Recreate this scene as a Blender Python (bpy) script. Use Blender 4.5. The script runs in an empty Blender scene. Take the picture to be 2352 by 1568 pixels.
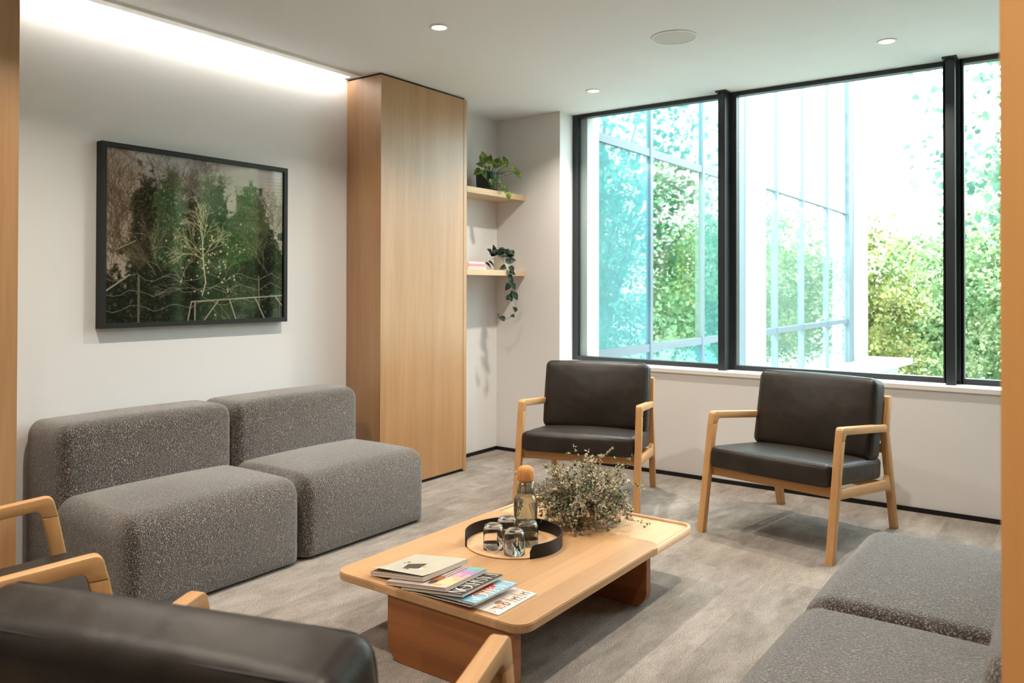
import bpy, bmesh, math, random
import numpy as np
from mathutils import Vector, Matrix
random.seed(7); RNG = np.random.default_rng(7)
S = bpy.context.scene; COL = S.collection
R = math.radians; PI = math.pi

# ------------------------------------------------------------------ camera
cam_d = bpy.data.cameras.new('camera'); cam = bpy.data.objects.new('camera', cam_d); COL.objects.link(cam)
YAW, PITCH, ROLL, FPX, CY = 0.622801, 0.0088496, 0.002062, 1822.64, 646.17
CAM = Vector((0, 0, 1.27))
fw = Vector((-math.sin(YAW)*math.cos(PITCH), math.cos(YAW)*math.cos(PITCH), math.sin(PITCH)))
rt = Vector((math.cos(YAW), math.sin(YAW), 0)); up = rt.cross(fw)
r2 = math.cos(ROLL)*rt + math.sin(ROLL)*up; u2 = -math.sin(ROLL)*rt + math.cos(ROLL)*up
m = Matrix((r2, u2, -fw)).transposed().to_4x4(); m.translation = CAM; cam.matrix_world = m
cam_d.sensor_fit = 'HORIZONTAL'; cam_d.sensor_width = 36.0; cam_d.lens = 36.0*FPX/2352
cam_d.shift_y = -(784-CY)/2352; cam_d.clip_start = 0.05; cam_d.clip_end = 300
cam_d.dof.use_dof = True; cam_d.dof.focus_distance = 3.3; cam_d.dof.aperture_fstop = 4.6
S.camera = cam

# ------------------------------------------------------------------ world, sun, exposure
S.view_settings.view_transform = 'Standard'; S.view_settings.look = 'None'
S.view_settings.gamma = 1.0; S.view_settings.use_curve_mapping = False
S.view_settings.exposure = 1.06
W = bpy.data.worlds.new('sky'); S.world = W; W.use_nodes = True
wn = W.node_tree.nodes; wl = W.node_tree.links
bg = wn['Background']; bg.inputs[0].default_value = (0.86, 0.95, 1.0, 1); bg.inputs[1].default_value = 5.4
sun_d = bpy.data.lights.new('sun', 'SUN'); sun_d.energy = 7.0; sun_d.angle = R(1.0); sun_d.color = (1, .95, .86)
sun = bpy.data.objects.new('sun', sun_d); COL.objects.link(sun)
sun.rotation_euler = Vector((0.5, 0.75, -0.85)).to_track_quat('-Z', 'Y').to_euler()
por_d = bpy.data.lights.new('window_daylight', 'AREA'); por_d.shape = 'RECTANGLE'; por_d.size = 5.0; por_d.size_y = 1.9
por_d.cycles.is_portal = True
por = bpy.data.objects.new('window_daylight', por_d); COL.objects.link(por)
por.location = (-0.95, 5.36, 1.67); por.rotation_euler = (R(-90), 0, 0)

# ------------------------------------------------------------------ materials
def srgb(c):
    return tuple(((v/255)/12.92 if v/255 <= .04045 else ((v/255+.055)/1.055)**2.4) for v in c) + (1,)
class NT:
    def __init__(s, name):
        s.m = bpy.data.materials.new(name); s.m.use_nodes = True
        s.t = s.m.node_tree; s.n = s.t.nodes; s.l = s.t.links; s.b = s.n['Principled BSDF']; s.out = s.n['Material Output']
    def add(s, t, **k):
        n = s.n.new(t)
        for a, v in k.items(): setattr(n, a, v)
        return n
    def link(s, a, b): s.l.new(a, b)
    def coord(s, scale=(1, 1, 1), rot=(0, 0, 0), loc=(0, 0, 0), kind='Object'):
        c = s.add('ShaderNodeTexCoord'); mp = s.add('ShaderNodeMapping')
        mp.inputs['Scale'].default_value = scale; mp.inputs['Rotation'].default_value = rot; mp.inputs['Location'].default_value = loc
        s.link(c.outputs[kind], mp.inputs[0]); return mp.outputs[0]
    def noise(s, co, scale, detail=4, rough=.55, dist=0):
        n = s.add('ShaderNodeTexNoise'); n.inputs['Scale'].default_value = scale; n.inputs['Detail'].default_value = detail
        n.inputs['Roughness'].default_value = rough; n.inputs['Distortion'].default_value = dist
        s.link(co, n.inputs['Vector']); return n.outputs['Fac']
    def ramp(s, f, stops):
        r = s.add('ShaderNodeValToRGB'); e = r.color_ramp.elements
        while len(e) < len(stops): e.new(.5)
        for el, (p, c) in zip(e, stops): el.position = p; el.color = c
        s.link(f, r.inputs[0]); return r.outputs[0]
    def mix(s, fac, a, b, mode='MIX'):
        x = s.add('ShaderNodeMix', data_type='RGBA', blend_type=mode)
        for v, i in ((fac, 0), (a, 6), (b, 7)):
            if hasattr(v, 'is_output'): s.link(v, x.inputs[i])
            else: x.inputs[i].default_value = v
        return x.outputs[2]
    def bump(s, h, strength, dist=.01):
        b = s.add('ShaderNodeBump'); b.inputs['Strength'].default_value = strength; b.inputs['Distance'].default_value = dist
        s.link(h, b.inputs['Height']); s.link(b.outputs[0], s.b.inputs['Normal'])
    def set(s, col=None, rough=None, spec=None, **k):
        if col is not None:
            if hasattr(col, 'is_output'): s.link(col, s.b.inputs['Base Color'])
            else: s.b.inputs['Base Color'].default_value = col
        if rough is not None: s.b.inputs['Roughness'].default_value = rough
        if spec is not None: s.b.inputs['Specular IOR Level'].default_value = spec
        for a, v in k.items(): s.b.inputs[a.replace('_', ' ')].default_value = v
        return s
def plain(name, rgb, rough=.6, spec=.4, **k): return NT(name).set(srgb(rgb), rough, spec, **k).m

def wall_paint(name, rgb):
    n = NT(name); co = n.coord()
    f = n.noise(co, 180, 3); n.set(srgb(rgb), .85, .2); n.bump(f, .05, .002); return n.m
def wood(name, dark, light, axis, fine=60, rough=.45, contrast=1.0, blocks=None, spec=.4):
    n = NT(name)
    sc = [fine]*3; sc['XYZ'.index(axis)] = fine*.035
    co = n.coord(tuple(sc)); f1 = n.noise(co, 1.0, 5, .65)
    sc2 = [7]*3; sc2['XYZ'.index(axis)] = .5
    f2 = n.noise(n.coord(tuple(sc2)), 1.0, 3, .5, .8)
    mm = n.add('ShaderNodeMath', operation='MULTIPLY_ADD'); n.link(f2, mm.inputs[0]); mm.inputs[1].default_value = .55
    sb = n.add('ShaderNodeMath', operation='MULTIPLY'); n.link(f1, sb.inputs[0]); sb.inputs[1].default_value = .45
    n.link(sb.outputs[0], mm.inputs[2])
    c = n.ramp(mm.outputs[0], [(.5-.2/contrast, srgb(dark)), (.5+.2/contrast, srgb(light))])
    if blocks:
        bt = n.add('ShaderNodeTexBrick'); bt.offset = .37
        bco = n.coord(blocks[2] if len(blocks) > 2 else (1, 1, 1), blocks[3] if len(blocks) > 3 else (0, 0, 0))
        n.link(bco, bt.inputs['Vector'])
        bt.inputs['Scale'].default_value = 1; bt.inputs['Brick Width'].default_value = blocks[0]; bt.inputs['Row Height'].default_value = blocks[1]
        bt.inputs['Mortar Size'].default_value = 0.0; bt.inputs['Color1'].default_value = (.80, .77, .72, 1); bt.inputs['Color2'].default_value = (1.08, 1.08, 1.08, 1)
        c = n.mix(1.0, c, bt.outputs['Color'], 'MULTIPLY')
    n.set(c, rough, spec); n.bump(f1, .06, .002); return n.m

M = {}
M['wall'] = wall_paint('white_wall_paint', (233, 233, 235))
M['rear'] = wall_paint('grey_bounce_cut_wall', (108, 100, 92))  # dark tone given to the unseen walls to cut bounced light
M['ceil'] = wall_paint('ceiling_paint', (240, 242, 245))
M['black'] = plain('black_skirting', (14, 14, 15), .5)
M['frame_metal'] = plain('charcoal_aluminium', (52, 56, 60), .4, .5, Metallic=.3)
M['oak_panel'] = wood('oak_veneer', (164, 118, 72), (192, 148, 102), 'Z', 70, .38, spec=1.0)
M['oak_post'] = wood('honey_oak_panel', (226, 160, 92), (242, 184, 114), 'Z', 70, .5, .7)
M['shelf'] = wood('shelf_oak_lit', (186, 158, 124), (214, 190, 158), 'Y', 60, .5)  # oak paled, window light on the shelf fronts put into the colour
M['chair_wood_z'] = wood('chair_oak_upright', (184, 134, 84), (212, 164, 112), 'Z', 80, .4)
M['chair_wood_y'] = wood('chair_oak_long', (188, 138, 88), (216, 170, 118), 'Y', 80, .4)
M['chair_wood_x'] = wood('chair_oak_cross', (174, 122, 72), (204, 154, 100), 'X', 80, .4)
M['table'] = wood('table_oak', (184, 140, 98), (208, 168, 126), 'Y', 40, .33, .9, blocks=(1.4, .105, (1, 1, 1), (0, 0, R(90))))
M['table_leg'] = wood('table_oak_shaded', (126, 72, 34), (162, 104, 58), 'X', 40, .38, .9, blocks=(.9, .07, (1, 1, 1), (R(90), 0, 0)))  # table oak darkened, shade on the leg faces put into the colour
M['tray_wood'] = wood('tray_oak', (202, 160, 118), (228, 190, 150), 'Y', 90, .4)
M['tray_band'] = plain('black_ply_band', (22, 20, 20), .5)

def carpet():
    n = NT('carpet_plank'); co = n.coord()
    bt = n.add('ShaderNodeTexBrick'); bt.offset = .43
    n.link(n.coord((1, 1, 1), (0, 0, R(90)), (.07, .11, 0)), bt.inputs['Vector'])
    bt.inputs['Scale'].default_value = 1; bt.inputs['Brick Width'].default_value = 1.0; bt.inputs['Row Height'].default_value = .25
    bt.inputs['Mortar Size'].default_value = 0; bt.inputs['Color1'].default_value = (0, 0, 0, 1); bt.inputs['Color2'].default_value = (1, 1, 1, 1)
    wv = n.add('ShaderNodeVectorMath', operation='MULTIPLY_ADD'); n.link(bt.outputs['Color'], wv.inputs[0]); wv.inputs[1].default_value = (3, 7, 5)
    n.link(n.coord((7, 2.6, 1)), wv.inputs[2])
    st = n.noise(wv.outputs[0], 1.1, 8, .74, .2)
    base = n.ramp(st, [(.32, srgb((138, 129, 121))), (.5, srgb((164, 155, 147))), (.68, srgb((184, 176, 168)))])
    pl = n.mix(.08, base, bt.outputs['Color'], 'OVERLAY')
    sp = n.noise(co, 260, 2, .7)
    spk = n.ramp(sp, [(.36, (.34, .32, .30, 1)), (.56, (1.15, 1.15, 1.15, 1))])
    c = n.mix(.85, pl, spk, 'MULTIPLY')
    n.set(c, .95, .1); n.bump(sp, .8, .006); return n.m
M['carpet'] = carpet()
def boucle():
    n = NT('boucle_fabric'); co = n.coord()
    f = n.noise(co, 210, 3, .6); f2 = n.noise(co, 6, 2)
    c = n.ramp(f, [(.38, srgb((26, 21, 17))), (.54, srgb((82, 69, 60))), (.68, srgb((222, 204, 188)))])
    c = n.mix(.12, c, n.ramp(f2, [(.3, (.5, .5, .5, 1)), (.7, (1, 1, 1, 1))]), 'MULTIPLY')
    n.set(c, .55, .6); n.b.inputs['Sheen Weight'].default_value = 1.0; n.b.inputs['Sheen Roughness'].default_value = .22
    n.bump(f, 1.0, .012); return n.m
M['boucle'] = boucle()
def leather():
    n = NT('dark_leather'); co = n.coord()
    f = n.noise(co, 7, 2, .45, .15); f2 = n.noise(co, 420, 2)
    c = n.ramp(f, [(.3, srgb((29, 23, 18))), (.7, srgb((44, 35, 27)))])
    mm = n.add('ShaderNodeMath', operation='MULTIPLY_ADD'); n.link(f2, mm.inputs[0]); mm.inputs[1].default_value = .06; n.link(f, mm.inputs[2])
    n.set(c, .44, .5); n.bump(mm.outputs[0], .4, .02); return n.m
M['leather'] = leather()
M['piping'] = plain('leather_piping', (34, 31, 30), .5)

def thin_glass(name, tint, gloss=1.0, diff=None, ior=1.5, rough=0.0):
    n = NT(name); n.n.remove(n.b)
    tr = n.add('ShaderNodeBsdfTransparent'); tr.inputs[0].default_value = tint
    gl = n.add('ShaderNodeBsdfGlossy'); gl.inputs['Roughness'].default_value = rough; gl.inputs[0].default_value = (gloss, gloss, gloss, 1)
    fr = n.add('ShaderNodeFresnel'); ge = n.add('ShaderNodeNewGeometry'); mi = n.add('ShaderNodeMapRange')
    n.link(ge.outputs['Backfacing'], mi.inputs[0]); mi.inputs[3].default_value = ior; mi.inputs[4].default_value = 1/ior   # same reflection from inside the thin wall
    n.link(mi.outputs[0], fr.inputs[0])
    a = tr.outputs[0]
    if diff:
        df = n.add('ShaderNodeBsdfDiffuse'); df.inputs[0].default_value = diff[1]  # diffuse share of the tint paints haze onto the glass
        mx0 = n.add('ShaderNodeMixShader'); mx0.inputs[0].default_value = diff[0]; n.link(a, mx0.inputs[1]); n.link(df.outputs[0], mx0.inputs[2]); a = mx0.outputs[0]
    mx = n.add('ShaderNodeMixShader'); n.link(fr.outputs[0], mx.inputs[0]); n.link(a, mx.inputs[1]); n.link(gl.outputs[0], mx.inputs[2])
    n.link(mx.outputs[0], n.out.inputs[0]); return n.m
M['pane'] = thin_glass('window_glass', (.93, .97, .96, 1))
M['teal_pane'] = thin_glass('teal_curtain_glass', (.34, .60, .61, 1), diff=(.12, (.22, .52, .54, 1)), ior=1.6)
M['haze_pane'] = thin_glass('hazy_teal_curtain_glass', (.30, .57, .60, 1), diff=(.28, (.19, .46, .50, 1)), ior=1.6)
M['warm_pane'] = thin_glass('lightly_tinted_curtain_glass', (.66, .78, .66, 1), ior=1.5)
M['clear_pane'] = thin_glass('pale_curtain_glass', (.80, .90, .89, 1), diff=(.07, (.5, .74, .74, 1)), ior=1.45)
sg = NT('smoky_tumbler_glass'); sg.set((.93, .92, .90, 1), 0.0, .5); sg.b.inputs['Transmission Weight'].default_value = 1; sg.b.inputs['IOR'].default_value = 1.3
M['smoke_glass'] = sg.m
M['carafe_glass'] = thin_glass('grey_carafe_glass', (.80, .81, .78, 1), ior=1.5)
M['print_glass'] = thin_glass('picture_glass', (1, 1, 1, 1), ior=1.34, rough=.05)
wt = NT('water'); wt.set((.96, .96, .95, 1), 0.0, .5); wt.b.inputs['Transmission Weight'].default_value = 1; wt.b.inputs['IOR'].default_value = 1.33
M['water'] = wt.m
def emis(name, col, strength):
    n = NT(name); n.set((0, 0, 0, 1), .5); n.b.inputs['Emission Color'].default_value = col; n.b.inputs['Emission Strength'].default_value = strength; return n.m
M['lamp_glow'] = emis('lamp_diffuser', (1, .93, .84, 1), 9.0)
M['led_glow'] = emis('led_strip_glow', (1, .93, .83, 1), 19.0)
M['white_metal'] = plain('white_trim', (240, 239, 236), .5)
M['grille'] = plain('speaker_mesh', (218, 216, 212), .8)
ck = NT('cork'); ck.set(ck.ramp(ck.noise(ck.coord(), 160, 3), [(.35, srgb((196, 130, 74))), (.65, srgb((222, 164, 106)))]), .8, .2); M['cork'] = ck.m
M['pot_green'] = plain('dark_green_glaze', (22, 52, 46), .35, .5)
M['pot_white'] = plain('white_glaze', (226, 222, 214), .5)
M['pot_blush'] = plain('blush_clay', (206, 170, 146), .7)
M['soil'] = plain('soil', (48, 36, 28), .95)
def leafmat(name, stops, scale=9, trans=.35, rough=.5):
    n = NT(name); c = n.ramp(n.noise(n.coord(), scale, 2), [(p, srgb(x)) for p, x in stops])
    n.set(c, rough, .35)
    tl = n.add('ShaderNodeBsdfTranslucent'); n.link(c, tl.inputs[0])
    mx = n.add('ShaderNodeMixShader'); mx.inputs[0].default_value = trans
    n.link(n.b.outputs[0], mx.inputs[1]); n.link(tl.outputs[0], mx.inputs[2]); n.link(mx.outputs[0], n.out.inputs[0]); return n.m
M['pothos'] = leafmat('pothos_leaf', [(.4, (74, 104, 44)), (.55, (116, 142, 62)), (.68, (176, 186, 96))], 26)
M['satin'] = leafmat('dark_trailing_leaf', [(.4, (22, 40, 32)), (.62, (38, 62, 46)), (.72, (110, 128, 104))], 90, .15)
M['vine'] = leafmat('wire_vine_leaf', [(.34, (66, 78, 56)), (.46, (128, 134, 104)), (.55, (208, 198, 172)), (.66, (222, 180, 156))], 60, .25)
M['stem'] = plain('plant_stem', (88, 70, 44), .7)
M['stem_green'] = plain('green_stem', (92, 104, 52), .6)
for k, st in dict(tree_a=[(.38, (78,110,74)), (.5, (124,152,104)), (.62, (190,200,160))],
                  tree_b=[(.38, (66,106,88)), (.5, (104,142,116)), (.62, (160,186,158))],
                  tree_c=[(.38, (86,98,46)), (.5, (130,138,72)), (.62, (188,186,126))]).items():
    M[k] = leafmat(k + '_leaves', st, 1.3, .45)
M['bark'] = plain('bark', (120, 112, 102), .9)
M['concrete'] = plain('white_render', (168, 172, 172), .8)
M['grey_metal'] = plain('grey_curtain_wall_metal', (92, 104, 112), .5)
gr = NT('grass'); gr.set(gr.ramp(gr.noise(gr.coord(), .6, 5), [(.35, srgb((122, 126, 112))), (.65, srgb((168, 168, 156)))]), .95, .1); M['grass'] = gr.m
def vcol(name, rough=.5, spec=.4):
    n = NT(name); a = n.add('ShaderNodeVertexColor'); a.layer_name = 'Col'; n.set(a.outputs[0], rough, spec); return n.m

# ------------------------------------------------------------------ mesh helpers
def mesh_obj(name, bm, mat, parent=None, smooth=False, label=None):
    me = bpy.data.meshes.new(name); bm.normal_update(); bm.to_mesh(me); bm.free()
    o = bpy.data.objects.new(name, me); COL.objects.link(o)
    if mat: me.materials.append(mat)
    if smooth:
        for p in me.polygons: p.use_smooth = True
    if parent: o.parent = parent
    if label: o['label'] = label
    return o
def smooth_by_angle(o, deg=40):
    me = o.data
    for p in me.polygons: p.use_smooth = True
    try: me.set_sharp_from_angle(angle=R(deg))
    except Exception: pass
    return o
def tag(o, label, cat, group=None, kind=None):
    o['label'] = label; o['category'] = cat
    if group: o['group'] = group
    if kind: o['kind'] = kind
    return o
def thing(name, label, cat, loc=(0, 0, 0), rz=0, group=None):
    o = bpy.data.objects.new(name, None); COL.objects.link(o); o.location = loc; o.rotation_euler = (0, 0, rz)
    o.empty_display_size = .05
    return tag(o, label, cat, group)
def struct(name, bm, mat, label, cat, parent=None):
    o = mesh_obj(name, bm, mat, parent); o['kind'] = 'structure'
    if not parent: o['label'] = label; o['category'] = cat
    return o
def copy_tree(o, parent=None):
    c = o.copy(); COL.objects.link(c)
    if parent: c.parent = parent
    for ch in list(o.children): copy_tree(ch, c)
    return c
def box(bm, x0, x1, y0, y1, z0, z1):
    v = [bm.verts.new(p) for p in ((x0, y0, z0), (x1, y0, z0), (x1, y1, z0), (x0, y1, z0), (x0, y0, z1), (x1, y0, z1), (x1, y1, z1), (x0, y1, z1))]
    for f in ((0, 3, 2, 1), (4, 5, 6, 7), (0, 1, 5, 4), (1, 2, 6, 5), (2, 3, 7, 6), (3, 0, 4, 7)): bm.faces.new([v[i] for i in f])
    return bm
def bx(*a):
    bm = bmesh.new(); return box(bm, *a)
def bevel(bm, w, seg=2):
    bmesh.ops.bevel(bm, geom=[e for e in bm.edges if e.calc_face_angle(0) > .5], offset=w, segments=seg, affect='EDGES', profile=.5, clamp_overlap=True); return bm
def prism(pts, axis, a, b, bm=None):
    """extrude a 2-D outline along an axis: 'x' -> pts are (y,z); 'y' -> (x,z); 'z' -> (x,y)"""
    bm = bm or bmesh.new()
    def P(p, t): return {'x': (t, p[0], p[1]), 'y': (p[0], t, p[1]), 'z': (p[0], p[1], t)}[axis]
    A = [bm.verts.new(P(p, a)) for p in pts]; B = [bm.verts.new(P(p, b)) for p in pts]; n = len(pts)
    bm.faces.new(A); bm.faces.new(B[::-1])
    for i in range(n): bm.faces.new((A[i], B[i], B[(i+1) % n], A[(i+1) % n]))
    bmesh.ops.recalc_face_normals(bm, faces=bm.faces[:]); return bm
def arc(cx, cy, r, a0, a1, n=6):
    return [(cx+r*math.cos(R(a0+(a1-a0)*i/n)), cy+r*math.sin(R(a0+(a1-a0)*i/n))) for i in range(n+1)]
def rrect(x0, x1, y0, y1, r, n=6):
    return arc(x1-r, y1-r, r, 0, 90, n)+arc(x0+r, y1-r, r, 90, 180, n)+arc(x0+r, y0+r, r, 180, 270, n)+arc(x1-r, y0+r, r, 270, 360, n)
def lathe(prof, seg=40, c=(0, 0, 0), bm=None, closed=False):
    bm = bm or bmesh.new(); rings = []
    for r, z in prof:
        if r < 1e-5: rings.append([bm.verts.new((c[0], c[1], c[2]+z))])
        else: rings.append([bm.verts.new((c[0]+r*math.cos(2*PI*i/seg), c[1]+r*math.sin(2*PI*i/seg), c[2]+z)) for i in range(seg)])
    for a, b in zip(rings, rings[1:]):
        for i in range(seg):
            j = (i+1) % seg
            if len(a) == 1 and len(b) == 1: continue
            if len(a) == 1: bm.faces.new((a[0], b[j], b[i]))
            elif len(b) == 1: bm.faces.new((a[i], a[j], b[0]))
            else: bm.faces.new((a[i], a[j], b[j], b[i]))
    bmesh.ops.recalc_face_normals(bm, faces=bm.faces[:]); return bm
def tube(bm, pts, r, seg=6, closed=False, taper=1.0):
    pts = [Vector(p) for p in pts]; n = len(pts); rings = []; ref = Vector((.13, .21, .97))
    for i, p in enumerate(pts):
        t = (pts[(i+1) % n]-pts[i-1]) if (closed or 0 < i < n-1) else (pts[1]-pts[0] if i == 0 else pts[-1]-pts[-2])
        if t.length < 1e-9: t = Vector((0, 0, 1))
        t.normalize(); a = t.cross(ref)
        if a.length < .05: a = t.cross(Vector((1, 0, 0)))
        a.normalize(); b = t.cross(a); rr = r*(1+(taper-1)*i/max(1, n-1))
        rings.append([bm.verts.new(p+rr*(a*math.cos(2*PI*k/seg)+b*math.sin(2*PI*k/seg))) for k in range(seg)])
    m_ = n if closed else n-1
    for i in range(m_):
        A, B = rings[i], rings[(i+1) % n]
        for k in range(seg): bm.faces.new((A[k], A[(k+1) % seg], B[(k+1) % seg], B[k]))
    if not closed: bm.faces.new(rings[0][::-1]); bm.faces.new(rings[-1])
    return bm
def rbox(size, r, rb=None, bulge=(0, 0, 0), c=(0, 0, 0), k=4, mid=8, warp=None):
    """soft box: rounded edges (r = xyz radii, rb = bottom z radius) and pillow bulge"""
    h = [s/2 for s in size]; r = list(r) if hasattr(r, '__len__') else [r]*3; rb = r[2] if rb is None else rb
    ax = []
    for i in range(3):
        lo = rb if i == 2 else r[i]; hi = r[i]
        a = [-h[i]+lo*j/k for j in range(k)]; b = [-h[i]+lo+(2*h[i]-lo-hi)*j/mid for j in range(mid+1)]; d = [h[i]-hi+hi*(j+1)/k for j in range(k)]
        ax.append(a+b+d)
    N = len(ax[0]); bm = bmesh.new(); V = {}
    def vert(i, j, l):
        key = (i, j, l)
        if key in V: return V[key]
        p = [ax[0][i], ax[1][j], ax[2][l]]; q = []; d = []
        for a in range(3):
            lo = rb if a == 2 else r[a]; qa = min(max(p[a], -h[a]+lo), h[a]-r[a]); rr = lo if p[a] < 0 else r[a]
            q.append(qa); d.append((p[a]-qa)/rr)
        L = math.sqrt(sum(x*x for x in d))
        if L > 0: d = [x/L for x in d]
        o = [q[a]+d[a]*((rb if (a == 2 and d[a] < 0) else r[a])) for a in range(3)]
        u = [max(-1, min(1, o[a]/h[a])) for a in range(3)]
        for a in range(3):
            b, e = (a+1) % 3, (a+2) % 3
            o[a] += u[a]*bulge[a]*(1-u[b]**2)*(1-u[e]**2)
        if warp: o = warp(o, u)
        V[key] = bm.verts.new((o[0]+c[0], o[1]+c[1], o[2]+c[2])); return V[key]
    n = N-1
    for s in (0, n):
        for a in range(n):
            for b in range(n):
                for q in ([(s, a, b), (s, a+1, b), (s, a+1, b+1), (s, a, b+1)], [(a, s, b), (a, s, b+1), (a+1, s, b+1), (a+1, s, b)], [(a, b, s), (a+1, b, s), (a+1, b+1, s), (a, b+1, s)]):
                    try: bm.faces.new([vert(*x) for x in q])
                    except ValueError: pass
    bmesh.ops.recalc_face_normals(bm, faces=bm.faces[:]); return bm
def fast_mesh(name, V, F, mat, parent=None, smooth=False, cols=None):
    me = bpy.data.meshes.new(name); V = np.asarray(V, np.float32); F = np.asarray(F, np.int32); k = F.shape[1]
    me.vertices.add(len(V)); me.vertices.foreach_set('co', V.ravel())
    me.loops.add(F.size); me.loops.foreach_set('vertex_index', F.ravel())
    me.polygons.add(len(F)); me.polygons.foreach_set('loop_start', np.arange(0, F.size, k, dtype=np.int32))
    try: me.polygons.foreach_set('loop_total', np.full(len(F), k, np.int32))
    except Exception: pass
    if smooth: me.polygons.foreach_set('use_smooth', np.ones(len(F), bool))
    me.update(calc_edges=True); me.validate()
    if cols is not None:
        ca = me.color_attributes.new('Col', 'FLOAT_COLOR', 'POINT'); ca.data.foreach_set('color', np.asarray(cols, np.float32).ravel())
    if mat: me.materials.append(mat)
    o = bpy.data.objects.new(name, me); COL.objects.link(o)
    if parent: o.parent = parent
    return o

# ------------------------------------------------------------------ room shell
XL, XR, YB, YW, H = -3.80, 1.30, 5.037, 5.25, 2.60
YN = -4.2
struct('floor', bx(XL-.15, XR+.15, YN-.15, YW+.1, -.12, 0), M['carpet'], 'grey beige streaked carpet planks across the lounge floor', 'floor')
cb = bmesh.new()
box(cb, -3.645, XR+.15, YN-.15, YB, H, H+.3)
box(cb, -3.645, XR+.15, YB, YW+.12, H, H+.3)
box(cb, XL-.15, -3.645, 3.46, YW+.12, H, H+.3)
box(cb, XL-.15, -3.645, YN-.15, 3.46, H+.16, H+.3)
struct('ceiling', cb, M['ceil'], 'white plasterboard ceiling with a lit slot along the left wall', 'ceiling')
wb = bx(XL-.15, XL, YN-.15, YW+.12, 0, H+.16); 
struct('wall_left', wb, M['wall'], 'white wall on the left carrying the framed picture', 'wall')
struct('wall_niche', bx(XL, -3.767, 4.322, YB, 0, H), M['wall'], 'white back of the shelf niche beside the window', 'wall')
wb = bx(XL, -3.177, YB, YW+.12, 0, H); box(wb, -3.177, XR+.15, YB, YW+.12, 0, .70)
struct('wall_back', wb, M['wall'], 'white wall under and beside the wide window', 'wall')
struct('wall_right', bx(XR, XR+.15, YN-.15, YW+.12, 0, H), M['rear'], 'unseen right end wall, toned grey to cut bounced light', 'wall')
struct('wall_front', bx(XL, XR, YN-.15, YN, 0, H), M['rear'], 'unseen wall behind the seating, toned grey to cut bounced light', 'wall')
struct('wall_near', bevel(bx(-.0835, 1.3, 1.17, 1.27, 0, H), .004), M['oak_post'], 'honey oak clad partition edge at the right of the view', 'partition')
struct('baseboard_left', bx(-3.767, -3.757, 4.32, YB, 0, .026), M['black'], 'thin black skirting at the foot of the shelf niche wall', 'baseboard')
bb = bx(-3.767, XR, YB-.01, YB, 0, .026)
struct('baseboard_back', bb, M['black'], 'thin black skirting under the window wall', 'baseboard')
struct('trim_1', bevel(bx(-3.175, XR, YB-.012, YW, .70, .725), .003), M['white_metal'], 'white window sill ledge along the wide window', 'window sill')
# ceiling slot lip
struct('trim_2', bevel(bx(-3.705, -3.645, YN, 3.46, H-.012, H+.02), .003), M['white_metal'], 'white edge trim of the ceiling light slot', 'ceiling trim')
t = thing('led_strip_light', 'warm led strip hidden in the ceiling slot above the picture wall', 'light', (0, 0, 0))
mesh_obj('channel', bx(-3.70, -3.655, YN+.1, 3.44, H+.085, H+.10), M['white_metal'], t)
mesh_obj('diffuser', bx(-3.697, -3.658, YN+.12, 3.43, H+.08, H+.0849), M['led_glow'], t)
# windows: panes between mullions
edges = [(-3.177, -2.0), (-1.905, -.64), (-.565, .70), (.79, XR)]
for i, (a, b) in enumerate(edges):
    fb = bmesh.new()
    box(fb, a, b, YW-.03, YW+.03, .725, .757); box(fb, a, b, YW-.03, YW+.03, 2.572, H)
    box(fb, a, a+(.045 if i == 0 else .016), YW-.03, YW+.03, .757, 2.572); box(fb, b-.016, b, YW-.03, YW+.03, .757, 2.572)
    w = struct('window_%d' % (i+1), fb, M['frame_metal'], ['dark framed window pane nearest the shelf niche', 'wide dark framed window pane between the two mullions', 'dark framed window pane right of the second mullion', 'dark framed window pane at the far right end'][i], 'window')
    gp = mesh_obj('pane', bx(a+.01, b-.01, YW-.004, YW+.004, .75, 2.58), M['pane'], w)
for i, x in enumerate((-1.9525, -.6025, .745)):
    mb = bmesh.new(); box(mb, x-.03, x+.018, YW-.12, YW+.03, .70, H); box(mb, x-.0475, x+.045, YW-.03, YW+.03, .70, H); box(mb, x-.045, x+.03, YW-.135, YW+.0, H-.012, H-.0005)
    struct('trim_%d' % (i+3), bevel(mb, .002), M['frame_metal'], ['charcoal window mullion behind the left armchair', 'charcoal window mullion right of the second armchair', 'charcoal window mullion at the far right'][i], 'mullion')

# downlights and speaker
dl0 = None
for x, y, lb in ((-2.653, 3.055, 'round recessed ceiling downlight nearest the oak cupboard'), (-2.661, 4.639, 'round recessed ceiling downlight near the window corner'),
              (-.845, 4.615, 'round recessed ceiling downlight by the right window mullion'), (-.85, 3.05, 'recessed downlight over the right sofa'),
              (-2.655, 1.47, 'recessed downlight over the near left armchair'), (-1.75, .1, 'recessed downlight over the nearest seats'), (-.2, .3, 'recessed downlight beside the oak partition')):
    if dl0 is None:
        t = thing('downlight', lb, 'downlight', (x, y, H), 0, 'recessed downlights'); dl0 = t
        rim = mesh_obj('trim_ring', lathe([(.036, -.002), (.040, -.006), (.050, -.004), (.052, 0.0), (.036, 0.0), (.036, -.002)], 40), M['white_metal'], t, True)
        df = mesh_obj('diffuser', lathe([(0, -.003), (.0365, -.003)], 40), M['lamp_glow'], t)
        ld = bpy.data.lights.new('downlight_lamp', 'AREA'); ld.shape = 'DISK'; ld.size = .07; ld.energy = 8.6; ld.color = (1, .89, .75); ld.spread = R(130)
        lo = bpy.data.objects.new('downlight_lamp', ld); COL.objects.link(lo); lo.parent = t; lo.location = (0, 0, -.012)
    else:
        t = copy_tree(dl0); t.location = (x, y, H); t['label'] = lb
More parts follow.
